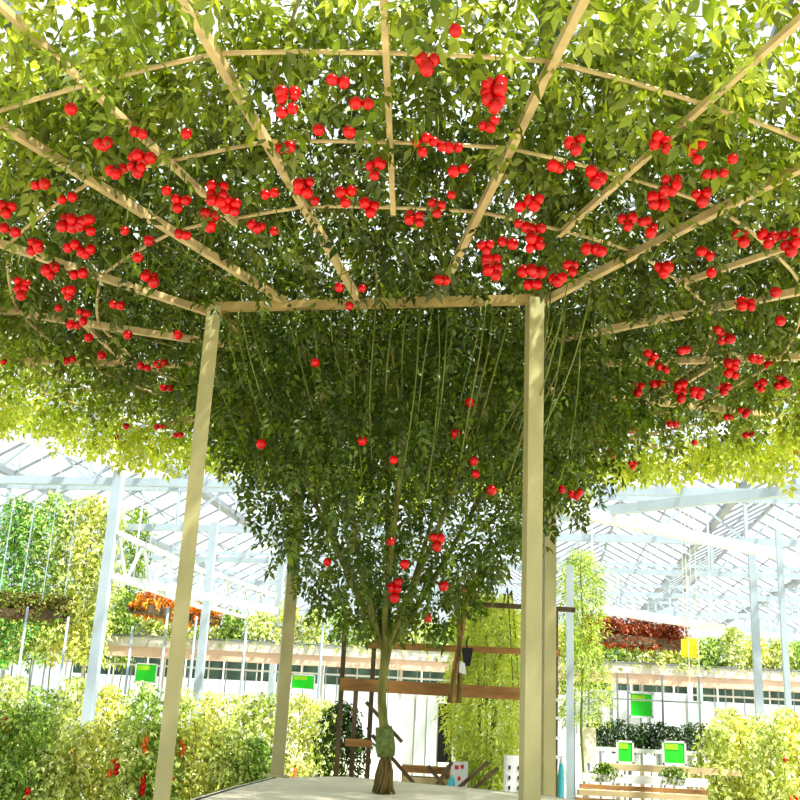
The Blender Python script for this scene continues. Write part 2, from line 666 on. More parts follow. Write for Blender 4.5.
# ================================================================== TOMATO TREE
tree = empty('tomato_tree', (TX, TY, PZ), 'giant spreading tomato tree with red fruit trained over the trellis', 'tree')
foot = at_z(383, 794, PZ)
fork = at(385, 648, TY - 0.02)
tx, ty = foot[0], foot[1]
pts = []
for i in range(9):
    t = i / 8
    p = foot * (1 - t) + fork * t
    p = p + np.array([0.018 * math.sin(t * 7), 0.01 * math.cos(t * 5), 0])
    pts.append(p)
pts[0][2] = PZ
tk = MB().tube(pts, [0.05, 0.042, 0.04, 0.036, 0.034, 0.032, 0.032, 0.034, 0.042], 10)
trunk = tk.build('trunk', M_BARK, tree, True)
wr = MB().tube([pts[2] + (0, 0, .0), pts[2] * .5 + pts[3] * .5, pts[3], pts[3] * .4 + pts[4] * .6], [.062, .07, .066, .058], 12)
wr.build('trunk_wrap', M_WRAP, trunk, True)
ro = MB()
for k in range(22):
    an = 2 * PI * k / 22 + random.uniform(-.1, .1)
    h = random.uniform(0.12, 0.36)
    r1 = random.uniform(0.05, 0.10)
    o0 = np.array([tx, ty, 0])
    ro.tube([(tx + .035 * math.cos(an), ty + .035 * math.sin(an), PZ + h),
             (tx + .055 * math.cos(an + .2), ty + .055 * math.sin(an + .2), PZ + h * .6),
             (tx + .06 * math.cos(an), ty + .06 * math.sin(an), PZ + h * .3),
             (tx + r1 * math.cos(an - .1), ty + r1 * math.sin(an - .1), PZ + 0.006)], [.007, .01, .011, .007], 5)
ro.build('aerial_roots', M_ROOT, trunk, True)

for k in range(8):
    an = 2 * PI * k / 8 + random.uniform(-.2, .2)
    if k == 0: an = 0.15
    if k == 4: an = PI - .1
    R1 = random.uniform(1.0, 1.3)
    ps, rs = [], []
    for i in range(9):
        t = i / 8
        rr = R1 * (t ** 1.0) * 1.02
        z = fork[2] - .03 + (HR + 0.08 - fork[2]) * (t ** 1.08)
        ps.append((fork[0] * (1 - t) + TX * t + rr * math.cos(an + .25 * math.sin(3 * t)), fork[1] * (1 - t) + TY * t + rr * math.sin(an + .25 * math.sin(3 * t)), z))
        rs.append(0.017 * (1 - t) + 0.008)
    for j in range(1, 5):
        rr = R1 + j * 0.75
        ps.append(tuple(dp(an + .08 * math.sin(j * 2.1 + k), rr, 0.10 + .04 * math.sin(j + k))))
        rs.append(0.008)
    MB().tube(ps, rs, 7).build('branch', M_BARK, tree, True)

# --- canopy leaves over the trellis
g = np.random.default_rng(5)


def crown_noise(an):
    return 0.14 * np.sin(3 * an + 1.0) + 0.10 * np.sin(7 * an + 2.2) + 0.07 * np.sin(13 * an)


Nc = 34000
r = np.sqrt(g.uniform(0.0, 1.0, Nc)) * 4.85
an = g.uniform(-PI, PI, Nc)
edge = 4.55 + crown_noise(an)
patch = np.sin(9 * an + 2.5 * r) * np.sin(4.1 * r + 3 * an + 1) + .5 * np.sin(17 * an) * np.sin(9 * r)
dens = np.where(r < 3.1, 0.92, np.clip(0.92 - (r - 3.1) / 0.7 * 0.6, 0.32, 1.0))
dens = dens * np.where(r < 1.3, .8, 1) * (1 + np.where(r > 3.0, .45, .22) * patch)
keep = (r < edge) & (g.uniform(0, 1, Nc) < dens)
r, an, patch_k = r[keep], an[keep], patch[keep]
thick = np.where(r < 3.2, 0.60, 0.42)
u = g.uniform(0, 1, len(r))
low = g.uniform(0, 1, len(r)) < 0.07 + 0.11 * (r > 3.3)
zz = HR + SLOPE * (r - 1.25) + np.where(low, -0.12 + 0.2 * u, 0.17 + thick * u)
# sprays hanging under the rim at the back and sides
cen = np.stack([TX + r * np.cos(an), TY + r * np.sin(an), zz], 1)
tint = mix_tints(g, len(r), [G_DARK, G_DARK, G_MID, G_LIGHT, G_OLIVE, G_OLIVE]) * 0.74  # tints scaled down: shade under the dense canopy put into leaf colour
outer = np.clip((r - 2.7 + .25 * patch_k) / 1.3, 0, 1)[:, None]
tint = tint * (1 - 0.65 * outer) + mix_tints(g, len(r), [G_LIGHT, G_YEL, G_MID, G_LIGHT, rgb(206, 218, 110)]) * 0.65 * outer  # outward brightening paints the sunlit zone into the leaf tint
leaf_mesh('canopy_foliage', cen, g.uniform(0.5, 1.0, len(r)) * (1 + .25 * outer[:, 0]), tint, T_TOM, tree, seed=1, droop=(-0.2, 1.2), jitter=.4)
tw = MB()
for k in range(420):
    a0, r0 = random.uniform(-PI, PI), math.sqrt(random.random()) * 3.4 + .9
    d0, L = random.uniform(0, 2 * PI), random.uniform(.18, .55)
    ps = []
    for i in range(5):
        t = i / 4
        rr = np.array([r0 * math.cos(a0) + L * t * math.cos(d0 + t), r0 * math.sin(a0) + L * t * math.sin(d0 + t)])
        ps.append((TX + rr[0], TY + rr[1], dish(np.hypot(*rr)) + .16 - .22 * math.sin(PI * t) * (k % 3) / 2))
    tw.tube(ps, .0045, 4, False)
tag(tw.build('tendrils', M_STEM, tree), kind='stuff')

Nr = 3400
an = g.uniform(-PI, PI, Nr)
r = 4.25 + 0.45 * g.uniform(-1, 1, Nr) + crown_noise(an)
sag = 0.12 + 0.55 * (0.5 + 0.5 * np.sin(5 * an + .6)) * (0.5 + 0.5 * np.sin(11 * an + 2.0)) + 0.15
back = np.clip(np.sin(an) * 1.3 + 0.4, 0.15, 1.0)
zz = HR + SLOPE * (r - 1.25) - g.uniform(0, 1, Nr) ** 1.3 * sag * back * .85
near = np.sin(an) < -0.25
zz = np.where(near, HR + SLOPE * (r - 1.25) + g.uniform(.1, .5, Nr), zz)
cen = np.stack([TX + r * np.cos(an), TY + r * np.sin(an), zz], 1)
cen = cen[~near | (g.uniform(0, 1, Nr) < .3)]
Nr = len(cen)
leaf_mesh('rim_foliage', cen, g.uniform(0.7, 1.15, Nr), mix_tints(g, Nr, [G_LIGHT, G_PALE, G_YEL, G_PALE, rgb(188, 210, 104)]), T_TOM, tree, seed=2, droop=(0.2, 1.3))  # pale tints put the light on the rim into its leaf colour

# --- the funnel shaped crown between trunk and ring
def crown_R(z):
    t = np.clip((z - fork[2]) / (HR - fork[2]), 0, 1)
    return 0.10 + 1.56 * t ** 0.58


Nf = 5600
t = g.uniform(0, 1, Nf) ** 0.75
z = fork[2] + 0.13 + (HR - 0.05 - fork[2]) * t
R = crown_R(z - 0.04)
rad = R * np.where(g.uniform(0, 1, Nf) < 0.72, g.uniform(0.72, 1.08, Nf), g.uniform(0.1, 0.9, Nf))
an = g.uniform(-PI, PI, Nf)
fr = np.where(np.sin(an) < 0, 1 - 0.30 * np.clip((z - 3.0) / 0.8, 0, 1), 1.0)
gap = (g.uniform(0, 1, Nf) < np.where(z < 3.2, 0.36 + .5 * (np.sin(5 * an + 3 * z) * np.sin(4.0 * z + 2 * an) > 0.2), 0.0))
rad = rad * (1 + .22 * np.exp(-(an / .8) ** 2) * (z > 3.0))
cen = np.stack([TX + rad * np.cos(an), TY + rad * np.sin(an) * fr, z], 1)[~gap]
Nf = len(cen)
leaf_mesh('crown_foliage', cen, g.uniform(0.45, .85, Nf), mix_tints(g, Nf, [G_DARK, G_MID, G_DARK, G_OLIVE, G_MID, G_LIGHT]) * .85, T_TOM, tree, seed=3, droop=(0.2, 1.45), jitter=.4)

# --- long bare vine stems hanging from the ring beams
def on_beam(i, j, t, inset=0.0):
    a, b = np.array(CORN[i]), np.array(CORN[j])
    p = a + (b - a) * t
    c = np.array([TX, TY])
    p = p + (c - p) * inset
    return p


for k in range(70):
    if k < 24:
        p = on_beam(0, 1, (k + random.uniform(.1, .9)) / 24, random.uniform(-.02, .2))
    elif k < 34 or k >= 44:
        p = on_beam(1, 3, ((k - 24) % 10 + random.uniform(0, 1)) / 10, random.uniform(-.42, .1))
    else:
        p = on_beam(0, 2, (k - 34 + random.uniform(0, 1)) / 10, random.uniform(-.1, .12))
    L = random.uniform(0.6, 1.35)
    tgt = np.array([TX, TY])
    ps = []
    sx, ph = random.uniform(-.12, .12), random.uniform(0, 6)
    for i in range(8):
        t = i / 7
        q_ = p + (tgt - p) * 0.22 * t * t
        ps.append((q_[0] + sx * t * (.4 if k < 24 else 1.6) + .014 * math.sin(5 * t + ph), q_[1] - .05 * math.sin(PI * t) + .02 * math.cos(4 * t + ph), HR + 0.1 - L * t))
    MB().tube(ps, 0.0048, 5).build('vine_stem', M_STEM, tree, True)

# --- fruit: trusses of tomatoes, (px, py, tomatoes) as they hang in the photograph
TR = """495 72 7|289 80 6|427 50 3|338 72 2|363 92 2|286 142 2|490 113 3|105 133 3|118 160 3|141 127 2|140 150 5|219 178 6|231 194 4|183 190 4
168 180 1|211 210 3|145 146 2|272 183 2|304 176 4|258 215 3|275 221 1|346 185 3|375 158 3|371 197 3|423 133 3|437 134 2|453 140 2|459 163 2
437 196 3|452 184 1|415 206 4|486 236 3|493 250 6|508 233 2|520 196 1|534 192 3|536 222 6|523 219 2|592 241 2|572 256 3|557 269 3|533 279 2
528 263 2|538 264 2|575 131 3|565 158 2|553 154 1|595 168 3|660 130 4|696 140 3|671 170 5|658 188 4|701 184 3|719 165 2|627 208 3|637 210 2
650 216 3|663 259 3|704 247 2|742 225 3|767 228 3|789 227 5|746 293 4|725 328 4|650 350 3|683 345 2|662 363 2|731 355 6|755 353 2|768 357 1
637 380 3|657 377 2|680 380 5|697 384 4|723 381 3|760 378 3|782 374 4|627 407 2|673 420 2|727 414 2|744 407 3|748 431 2|632 459 3|611 449 2
8 200 3|11 222 2|42 177 2|68 190 2|70 212 4|88 215 4|38 236 4|72 240 2|87 243 3|24 275 5|52 262 3|80 267 2|70 284 3|85 307 3
152 266 4|117 296 2|183 225 2|150 231 1|129 327 1|75 318 2|145 360 2|161 358 2|167 384 2|103 348 1|90 330 1|139 248 1|70 355 2|793 450 2
601 167 1|732 147 1|456 17 1|73 97 1|188 122 1|780 312 1|717 321 1|632 424 1|694 437 1|127 421 1|160 423 2|179 431 2|117 432 1|5 355 1
179 327 1|706 163 1|601 241 1|711 263 1|350 297 1|340 278 1|363 279 1|443 273 2|126 221 1|316 190 1|60 300 1|775 283 1|350 120 1|320 118 1""".replace('\n', '|')
TR = [tuple(map(float, s.split())) for s in TR.split('|')]
CR = [(316, 355, 1), (262, 436, 1), (363, 433, 1), (394, 452, 1), (391, 533, 1), (328, 554, 1), (395, 579, 5), (456, 426, 1), (474, 453, 1), (476, 466, 1),
      (492, 482, 1), (437, 533, 3), (405, 556, 1), (444, 578, 1), (470, 395, 1), (576, 487, 3), (562, 482, 1), (428, 610, 1)]

tom_proto = []
for s in range(3):
    m = MB().ball((0, 0, 0), 0.0285, (0.92, 1.0, 1.12)[s], 12, 8, 0.06)
    me = bpy.data.meshes.new('tomato')
    me.from_pydata(m.v, [], m.f)
    me.polygons.foreach_set('use_smooth', [True] * len(me.polygons))
    me.materials.append(M_TOMATO)
    tom_proto.append(me)


def tomato_layout(n, rnd):
    """offsets of n tomatoes round a short hanging stalk"""
    out = []
    n = int(n)
    for i in range(n):
        if n == 1:
            out.append((0, 0, -0.075))
            continue
        lev = i // 2
        side = -1 if i % 2 else 1
        an = rnd.uniform(-.9, .9) + (0 if side > 0 else PI)
        rr = 0.027 * rnd.uniform(.85, 1.25)
        if n % 2 and i == n - 1:
            rr = 0.004
        out.append((rr * math.cos(an), rr * math.sin(an), -0.06 - lev * 0.044 + rnd.uniform(-.018, .018)))
    return out


def truss_mesh(P, lay, mb):
    lo = min(z for _, _, z in lay)
    mb.tube([(P[0], P[1], P[2] + 0.09), (P[0] + .006, P[1], P[2] + .02), (P[0], P[1], P[2] + lo + .02)], 0.0035, 5)
    for x, y, z in lay:
        top = np.array([P[0] + x, P[1] + y, P[2] + z + 0.027])
        mb.tube([(P[0], P[1], top[2] + 0.015), top], 0.0028, 4)
        for k in range(5):
            a = 2 * PI * k / 5
            c, s = math.cos(a), math.sin(a)
            mb.quad(top + (0, 0, .001), top + (.011 * c - .004 * s, .011 * s + .004 * c, .002),
                    top + (.026 * c, .026 * s, -.004), top + (.011 * c + .004 * s, .011 * s - .004 * c, .002))


spots = []
for px, py, n in TR:
    spots.append((at_dish(px, py - 2, -0.17), n))
for px, py, n in CR:
    z0 = at(px, py, TY)[2]
    Rr = float(crown_R(np.array(z0) - .12)) * 1.05 * (1 - 0.30 * min(1, max(0, (z0 - 3.0) / 0.8)))
    spots.append((at(px, py - 3, TY - Rr * 0.97 if px < 550 else TY - 0.6), n))
dist = lambda s: np.linalg.norm(s[0] - CAM)
spots.sort(key=lambda s: -math.sqrt(s[1]) / dist(s))
small_red, small_green = MB(), MB()
rnd = random.Random(3)
NBIG = 100
for i, (P, n) in enumerate(spots):
    D = dist((P, n))
    sc = 1.0 if D < 6 else 1.12
    lay = tomato_layout(n, rnd)
    if i < NBIG:
        mb = MB()
        truss_mesh(P, lay, mb)
        t = mb.build('fruit_truss', M_CALYX, tree)
        for x, y, z in lay:
            o = bpy.data.objects.new('tomato', rnd.choice(tom_proto))
            C.objects.link(o)
            o.parent = t
            o.location = tuple(P + np.array((x, y, z)) - world_of(t))
            o.rotation_euler = (rnd.uniform(-.4, .4), rnd.uniform(-.4, .4), rnd.uniform(0, 6))
            k = sc * rnd.uniform(0.85, 1.18)
            o.scale = (k, k, k)
    else:
        truss_mesh(P, lay, small_green)
        for x, y, z in lay:
            small_red.ball(P + np.array((x, y, z)), 0.0285 * sc * rnd.uniform(.85, 1.15), 1.0, 10, 7, 0.06)
st = tag(small_green.build('fruit_stalks', M_CALYX, tree), kind='stuff')
tag(small_red.build('small_tomatoes', M_TOMATO, tree, True), kind='stuff')

# ================================================================== PLANTS IN THE BEDS
def bush(name, P, h, w, tints, label, cat, group, n=260, leaf=1.0, temps=T_SMALL, fruit=None, seed=0, stem_r=0.012, taper=0.25, cord=None, base_bare=0.05):
    """an upright bushy plant: stem, foliage, fruit if it shows any"""
    g = np.random.default_rng(seed)
    n = int(n * 2.0)
    root = empty(name, P, label, cat, group)
    s = MB()
    ps = [(P[0] + .03 * math.sin(2.5 * i + seed), P[1] + .03 * math.cos(2 * i + seed), P[2] + h * .95 * i / 5) for i in range(6)]
    s.tube(ps, [stem_r * (1 - .1 * i) for i in range(6)], 6)
    s.build('stem', M_STEM, root, True)
    t = base_bare + (1 - base_bare) * g.uniform(0, 1, n)
    lump = 1 + 0.22 * np.sin(t * 17 + seed) + 0.12 * np.sin(t * 31 + 2 * seed)
    R = w / 2 * lump * (1 - taper * t) * np.minimum(1, (1.04 - t) * 6) ** .5
    a = g.uniform(0, 2 * PI, n)
    q_ = R * np.sqrt(g.uniform(0.1, 1, n))
    cen = np.stack([P[0] + q_ * np.cos(a), P[1] + q_ * np.sin(a), P[2] + h * t], 1)
    leaf_mesh('foliage', cen, leaf * g.uniform(.42, .85, n), mix_tints(g, n, tints, .2), temps, root, M_BEDLEAF, seed=seed, droop=(-.1, 1.2), jitter=.55)
    if fruit:
        m_, k = fruit
        me = None
        for i in range(k):
            tt, aa = g.uniform(.3, .95), g.uniform(PI, 2 * PI)
            rr = w / 2 * (1 - taper * tt) * .98
            for j in range(3):
                q = (P[0] + rr * math.cos(aa) + g.uniform(-.03, .03), P[1] + rr * math.sin(aa), P[2] + h * tt - j * .06)
                if me is None:
                    o = MB().ball(P, .032, 1.2, 8, 6).build('fruit', m_, root, True)
                    me = o.data
                else:
                    o = bpy.data.objects.new('fruit', me)
                    C.objects.link(o)
                    o.parent = root
                o.location = tuple(np.array(q) - np.array(P))
    if cord:
        MB().tube([(P[0], P[1], P[2] + h * .8), (P[0] + .01, P[1], cord)], .004, 4).build('support_string', M_CORD, root)
    return root


ORD = ['first', 'second', 'third', 'fourth', 'fifth', 'sixth', 'seventh', 'eighth', 'ninth', 'tenth', 'eleventh', 'twelfth', 'thirteenth', 'fourteenth',
       'fifteenth', 'sixteenth', 'seventeenth', 'eighteenth', 'nineteenth', 'twentieth']
P_A, P_B, P_C, P_D = rgb(236, 240, 176), rgb(214, 226, 126), rgb(172, 200, 92), rgb(236, 226, 116)
BRIGHT = [P_A, P_B, P_C, P_A, G_LIGHT]
YELLOW = [P_A, P_D, P_B, P_D, P_C]
GREEN = [P_C, P_B, G_MID, rgb(150, 196, 110)]

# left bed, near row and far row
left_near = [(-6, 700, GREEN, None), (24, 702, GREEN, (M_TOMATO, 2)), (58, 712, BRIGHT, None), (92, 718, YELLOW, (M_ORANGE, 2)), (128, 716, BRIGHT, (M_TOMATO, 3)), (160, 722, GREEN, (M_ORANGE, 2)), (193, 716, YELLOW, (M_ORANGE, 3)), (226, 728, BRIGHT, None), (256, 735, GREEN, None)]
for i, (px, top, tn, fr) in enumerate(left_near):
    D = 12.0 + i * 0.12
    P = at(px, 760, D)
    h = at(px, top, D)[2]
    nm = {0: 'at the picture edge', 5: 'behind the near left trellis post'}.get(i, '')
    bush('tomato_plant', (P[0], P[1], 0), h, 0.62, tn, 'tall leafy tomato plant, %s from the left in the near row of the left bed' % ORD[i], 'plant',
         'tomato plants in the near row of the left bed', 300, 1.0, T_SMALL, fr, 300 + i)
left_far = [(6, 672, BRIGHT), (38, 684, GREEN), (72, 674, BRIGHT), (104, 684, YELLOW), (140, 680, GREEN), (176, 686, BRIGHT), (208, 690, YELLOW), (240, 692, BRIGHT), (268, 690, BRIGHT), (298, 692, YELLOW), (322, 698, BRIGHT)]
for i, (px, top, tn) in enumerate(left_far):
    D = 15.6 + i * 0.1
    P = at(px, 740, D)
    h = at(px, top, D)[2]
    bush('tomato_plant', (P[0], P[1], 0), h, 0.68, tn, 'pale sunlit tomato plant, %s from the left in the far row of the left bed' % ORD[i], 'plant',
         'tomato plants in the far row of the left bed', 260, 1.1, T_SMALL, (M_ORANGE, 1) if i in (7, 9) else None, 330 + i)
# dark bush behind the rack
P = at(343, 740, 11.6)
bush('potted_bush', (P[0], P[1], 0), at(343, 700, 11.6)[2], 0.55, [G_DARK, G_DARK, G_MID], 'dark green bush behind the slim rack posts left of the trunk', 'bush', None, 380, .9, T_SMALL, None, 77)

# right bed
right_bed = [(716, 722, 13.2, BRIGHT, None), (741, 716, 13.4, YELLOW, (M_ORANGE, 2)), (770, 722, 13.0, BRIGHT, (M_ORANGE, 4)), (799, 716, 13.2, YELLOW, (M_TOMATO, 3)),
             (729, 706, 16.4, YELLOW, None), (758, 712, 16.4, BRIGHT, None), (788, 706, 16.4, BRIGHT, (M_ORANGE, 2))]
for i, (px, top, D, tn, fr) in enumerate(right_bed):
    P = at(px, 770, D)
    h = at(px, top, D)[2]
    bush('pepper_plant', (P[0], P[1], 0), h, 0.55 if D < 14 else .6, tn,
         ('bushy pepper plant, %s from left in near row of the right bed' % ORD[i]) if D < 14 else ('pale pepper plant, %s from left in far row of the right bed' % ORD[i - 4]), 'plant',
         'pepper plants in the right bed', 300, 1.0, T_SMALL, fr, 360 + i)

# long raised troughs across the view, with their rows of plants
def trough(pa, pb, D, label, legs):
    A, B = at(pa[0], pa[1], D), at(pb[0], pb[1], D)
    z = (A[2] + B[2]) / 2
    A[2] = B[2] = z
    root = empty('growing_trough', (A + B) / 2 * np.array([1, 1, 0]), label, 'trough')
    d = (B - A) / np.linalg.norm(B - A)
    m = MB()
    m.bar(A + (0, 0, -.16), B + (0, 0, -.16), .5, .03)
    n_ = np.array([d[1], -d[0], 0]) * .25
    for sg in (-1, 1):
        m.bar(A + sg * n_ + (0, 0, -.09), B + sg * n_ + (0, 0, -.09), .03, .18)
    m.build('channel', M_TROUGH, root)
    MB().bar(A + (0, 0, -.06), B + (0, 0, -.06), .44, .06).build('growing_medium', M_SOIL, root)
    MB().bar(A + (0, 0, -.27), B + (0, 0, -.27), .46, .18).build('underside_board', M_PINK, root)
    MB().bar(A + (0, -.27, .02), B + (0, -.27, .02), .03, .03).build('edge_rail', M_TRUSS, root)
    MB().bar(A + (0, -.15, -.52), B + (0, -.15, -.52), .03, .035).build('wire_rail', M_TROUGH, root)
    for k in range(legs * 5):
        p = A + (B - A) * (k + random.uniform(.2, .8)) / (legs * 5)
        MB().bar((p[0], p[1] - .15, z - .36), (p[0], p[1] - .15, z - random.uniform(1.1, 1.5)), .022).build('hanging_wire', M_TRUSS if k % 3 else M_TROUGH, root)
    for k in range(legs):
        p = A + (B - A) * (k + .5) / legs
        m = MB()
        m.bar((p[0], p[1], 0), (p[0], p[1], z - .36), .06)
        m.box((p[0], p[1], .012), (.16, .16, .024))
        m.build('leg', M_TROUGH, root)
    return A, B, z


TA, TB, TZ = trough((-30, 631), (520, 655), 21.0, 'long white growing trough crossing behind the trunk on the left side', 7)
UA, UB, UZ = trough((556, 657), (840, 679), 21.0, 'long white growing trough crossing the right side behind the shelves', 5)
k = 0
for (A, B, z, cnt, side) in ((TA, TB, TZ, 20, 'left'), (UA, UB, UZ, 12, 'right')):
    for i in range(cnt):
        p = A + (B - A) * (i + .5) / cnt
        p[2] = z - .03
        tn = [BRIGHT, YELLOW, BRIGHT, GREEN][(i * 7 + k) % 4]
        bush('lettuce_plant', p, random.uniform(.62, .95), .72, tn, 'yellow green plant, %s from the left on the long %s trough' % (ORD[i], side), 'plant',
             'leafy plants on the long %s trough' % side, 130, 1.25, T_SMALL, None, 400 + i + 40 * k, .012, .5)
    k += 1

# hanging trays higher up with red and orange plants
def hanging_tray(a, b, D0, D1, tints, label, plabel, grp, cnt, h, cat='tray', w=.4):
    A, B = at(a[0], a[1], D0), at(b[0], b[1], D1)
    B[2] = A[2]
    root = empty('hanging_tray', (A + B) / 2, label, cat)
    m = MB()
    m.bar(A, B, w, .04)
    d = (B - A) / np.linalg.norm(B - A)
    n_ = np.array([d[1], -d[0], 0]) * w / 2
    for sg in (-1, 1):
        m.bar(A + sg * n_ + (0, 0, .06), B + sg * n_ + (0, 0, .06), .025, .14)
    m.build('tray', M_DARKWOOD, root)
    for t in (.05, .35, .65, .95):
        p = A + (B - A) * t
        MB().bar(p, (p[0], p[1], EAVE), .014).build('hanger', M_STEEL, root)
    for i in range(cnt):
        p = A + (B - A) * (i + .5) / cnt + np.array([0, 0, .05])
        bush('red_leaf_plant', p, h, .55, tints, plabel % ORD[i], 'plant', grp, 110, 1.0, T_SMALL, None, 500 + i + int(a[0]), .01, .3)


hanging_tray((588, 640), (680, 643), 18.5, 19.5, [rgb(150, 52, 22), rgb(186, 84, 30), rgb(110, 70, 26)], 'dark hanging tray of red leaf plants right of the trellis posts',
             'rust red leafy plant, %s from the left in the hanging tray on the right', 'red plants in the right hanging tray', 6, .42)
hanging_tray((138, 612), (212, 618), 18.5, 20.5, [rgb(236, 126, 30), rgb(214, 70, 20), rgb(226, 196, 60)], 'hanging tray of orange flowers between the first two left columns',
             'orange flowering plant, %s from the left in the hanging tray on the left', 'orange plants in the left hanging tray', 4, .36)
hanging_tray((-8, 616), (66, 612), 18.5, 18.5, [rgb(130, 96, 40), G_OLIVE, G_MID], 'brown hanging tray low among the climbing vines at far left',
             'olive brown plant, %s from the left in the far left hanging tray', 'olive plants in the far left hanging tray', 4, .4)

# tall climbing vines at the far left, on strings
for i, (px, top, tn) in enumerate([(-4, 492, [G_BLUE, P_C, G_LIGHT, rgb(110, 180, 110)]), (16, 500, [G_BLUE, P_C, P_B, rgb(110, 180, 110)]), (36, 490, [G_BLUE, P_B, P_C]), (56, 496, BRIGHT), (76, 492, YELLOW), (96, 500, BRIGHT), (124, 506, [G_MID, G_LIGHT, P_C])]):
    D = 19.6 if i < 6 else 21.9
    P = at(px, 640, D)
    P[2] = 0
    top_z = at(px, top, D)[2]
    bush('climbing_vine', P, top_z, .58, tn, 'tall climbing vine on a string, %s from the left beside the first column' % ORD[i], 'vine',
         'climbing vines at the far left', 420, 1.15, T_SMALL, None, 600 + i, .014, .05, TIE, base_bare=.42)

# vine behind the right posts, climbing the thin white column
P = at(582, 640, 13.4)
bush('climbing_vine', (P[0], P[1], 0), at(582, 548, 13.4)[2], .62, [P_B, P_C, G_LIGHT], 'bright green climber beside the thin white column right of the trellis', 'vine', None, 520, 1.0, T_NARROW, None, 621, .02, .1, base_bare=.42)

# the big weeping shrub behind the rack
wp_P = at(488, 700, 12.2)
root = empty('weeping_shrub', (wp_P[0], wp_P[1], 0), 'big bright yellow green weeping shrub behind the timber rack', 'shrub')
ztop = at(488, 590, 12.2)[2]
sh = MB()
g = np.random.default_rng(91)
cs, ts = [], []
for k in range(9):
    a = 2 * PI * k / 9 + .3
    ps = []
    for i in range(10):
        t = i / 9
        rr = .02 + .5 * t * (1 if k % 2 else .7)
        z = ztop * (1.0 - (1 - t * 1.45) ** 2 * 0.98) if t < .69 else ztop * (1 - (t - .69) * 1.4)
        z = max(z, .05)
        ps.append((wp_P[0] + rr * math.cos(a), wp_P[1] + rr * math.sin(a), z))
    sh.tube(ps, [.02 * (1 - .08 * i) for i in range(10)], 6)
sh.build('stem', M_BARK, root, True)
n = 3300
t = g.uniform(0.12, 1, n)
a = g.uniform(0, 2 * PI, n)
R = .50 * (1 + .2 * np.sin(t * 14) + .12 * np.sin(3 * a)) * np.minimum(1, (1.03 - t) * 4) ** .5 * (.55 + .6 * t)
q_ = R * np.sqrt(g.uniform(.2, 1, n))
cen = np.stack([wp_P[0] + q_ * np.cos(a), wp_P[1] + q_ * np.sin(a), ztop * t], 1)
leaf_mesh('foliage', cen, g.uniform(.55, 1.0, n), mix_tints(g, n, [P_C, P_B, P_A, P_B], .2), T_NARROW, root, seed=92, droop=(.5, 1.45))

# ================================================================== RACK
RD = 10.7
rk = empty('timber_rack', at(430, 780, RD) * np.array([1, 1, 0]), 'dark timber rack with brown rails behind the tomato trunk', 'rack')
for px, top in ((337, 612), (352, 690), (368, 640), (535, 600)):
    p = at(px, 760, RD)
    zt = at(px, top, RD)[2]
    m = MB().box((p[0], p[1], zt / 2), (.045, .045, zt), .0)
    po = m.build('post', M_DARKWOOD, rk)
    MB().box((p[0], p[1], .01), (.1, .1, .02)).build('foot_plate', M_BLACK, po)
for (a, b, w, mt) in (((340, 684), (540, 695), .12, M_WOOD), ((366, 645), (560, 653), .06, M_WOOD), ((440, 602), (575, 610), .045, M_DARKWOOD), ((345, 742), (372, 744), .07, M_WOOD)):
    MB().bar(at(a[0], a[1], RD), at(b[0], b[1], RD), .06, w).build('rail', mt, rk)
for (a, b) in (((366, 702), (402, 742)), ((372, 735), (418, 788)), ((428, 766), (446, 788))):
    MB().bar(at(a[0], a[1], RD - .08), at(b[0], b[1], RD - .08), .035).build('brace', M_DARKWOOD, rk)
# stepped planks on the floor behind the rack
pk = empty('stacked_planks', at(430, 775, 12.2) * np.array([1, 1, 0]), 'low stack of brown planks behind the trunk', 'planks')
for y0, dz in ((768, 0), (779, .0), (789, 0)):
    a, b = at(402, y0, 12.2), at(452, y0 + 3, 12.2)
    MB().bar(a, b, .3, .07).build('plank', M_WOOD if y0 != 779 else M_PALEWOOD, pk)
for px in (405, 448):
    a = at(px, 768, 12.2)
    MB().box((a[0], a[1], a[2] / 2), (.06, .24, a[2])).build('support', M_WOOD, pk)
# lattice rods
lt = empty('lattice_stand', at(478, 780, 11.2) * np.array([1, 1, 0]), 'leaning dark rods crossing in front of the weeping shrub', 'lattice')
for (a, b) in (((436, 786), (452, 762)), ((456, 790), (488, 762)), ((470, 792), (498, 768))):
    A, B = at(a[0], a[1] + 60, 11.2), at(b[0], b[1], 11.2)
    B2 = at(b[0], b[1], 11.2)
    A = at(a[0], a[1], 11.2)
    d = B2 - A
    A = A - d * (A[2] / d[2]) * 0.98
    MB().bar(A, B2, .035).build('rod', M_DARKWOOD, lt)

# brown hanging stem and black bag
hs = empty('dried_vine', at(458, 650, 10.5), 'thick brown dried vine hanging over the rack rails', 'vine')
for o_ in (0, .035, -.03):
    ps = []
    for i in range(10):
        t = i / 9
        p = at(464 - 10 * t + 3 * math.sin(6 * t + o_ * 60), 585 + 118 * t, 10.55)
        ps.append(p + np.array([o_ * (1 - .4 * t), o_ * .5, 0]))
    MB().tube(ps, [.03 - .008 * math.sin(3 * t_ / 9) for t_ in range(10)], 7).build('strand', M_ROOT if o_ else M_WOOD, hs, True)
bg = empty('hanging_clip', at(467, 655, 10.45), 'black clip with a white tag hanging on the dried vine', 'clip')
c0 = at(467, 657, 10.42)
m = MB().poly_prism([(-.055, -.02), (.055, -.03), (.05, .02), (-.05, .03)], 0, 1)
m.v = [(c0[0] + x * (1.0 if z else .55), c0[1] + y, c0[2] - .085 + z * .17) for x, y, z in m.v]
m.build('body', M_BLACK, bg)
MB().tube([c0 + (0, 0, .08), c0 + (-.01, 0, .14), c0 + (.012, 0, .2)], .009, 6).build('cord', M_BLACK, bg)
m = MB().quad(c0 + (-.07, -.03, -.04), c0 + (-.02, -.03, -.06), c0 + (-.005, -.03, -.17), c0 + (-.075, -.03, -.15))
m.build('tag', M_POLY, bg)

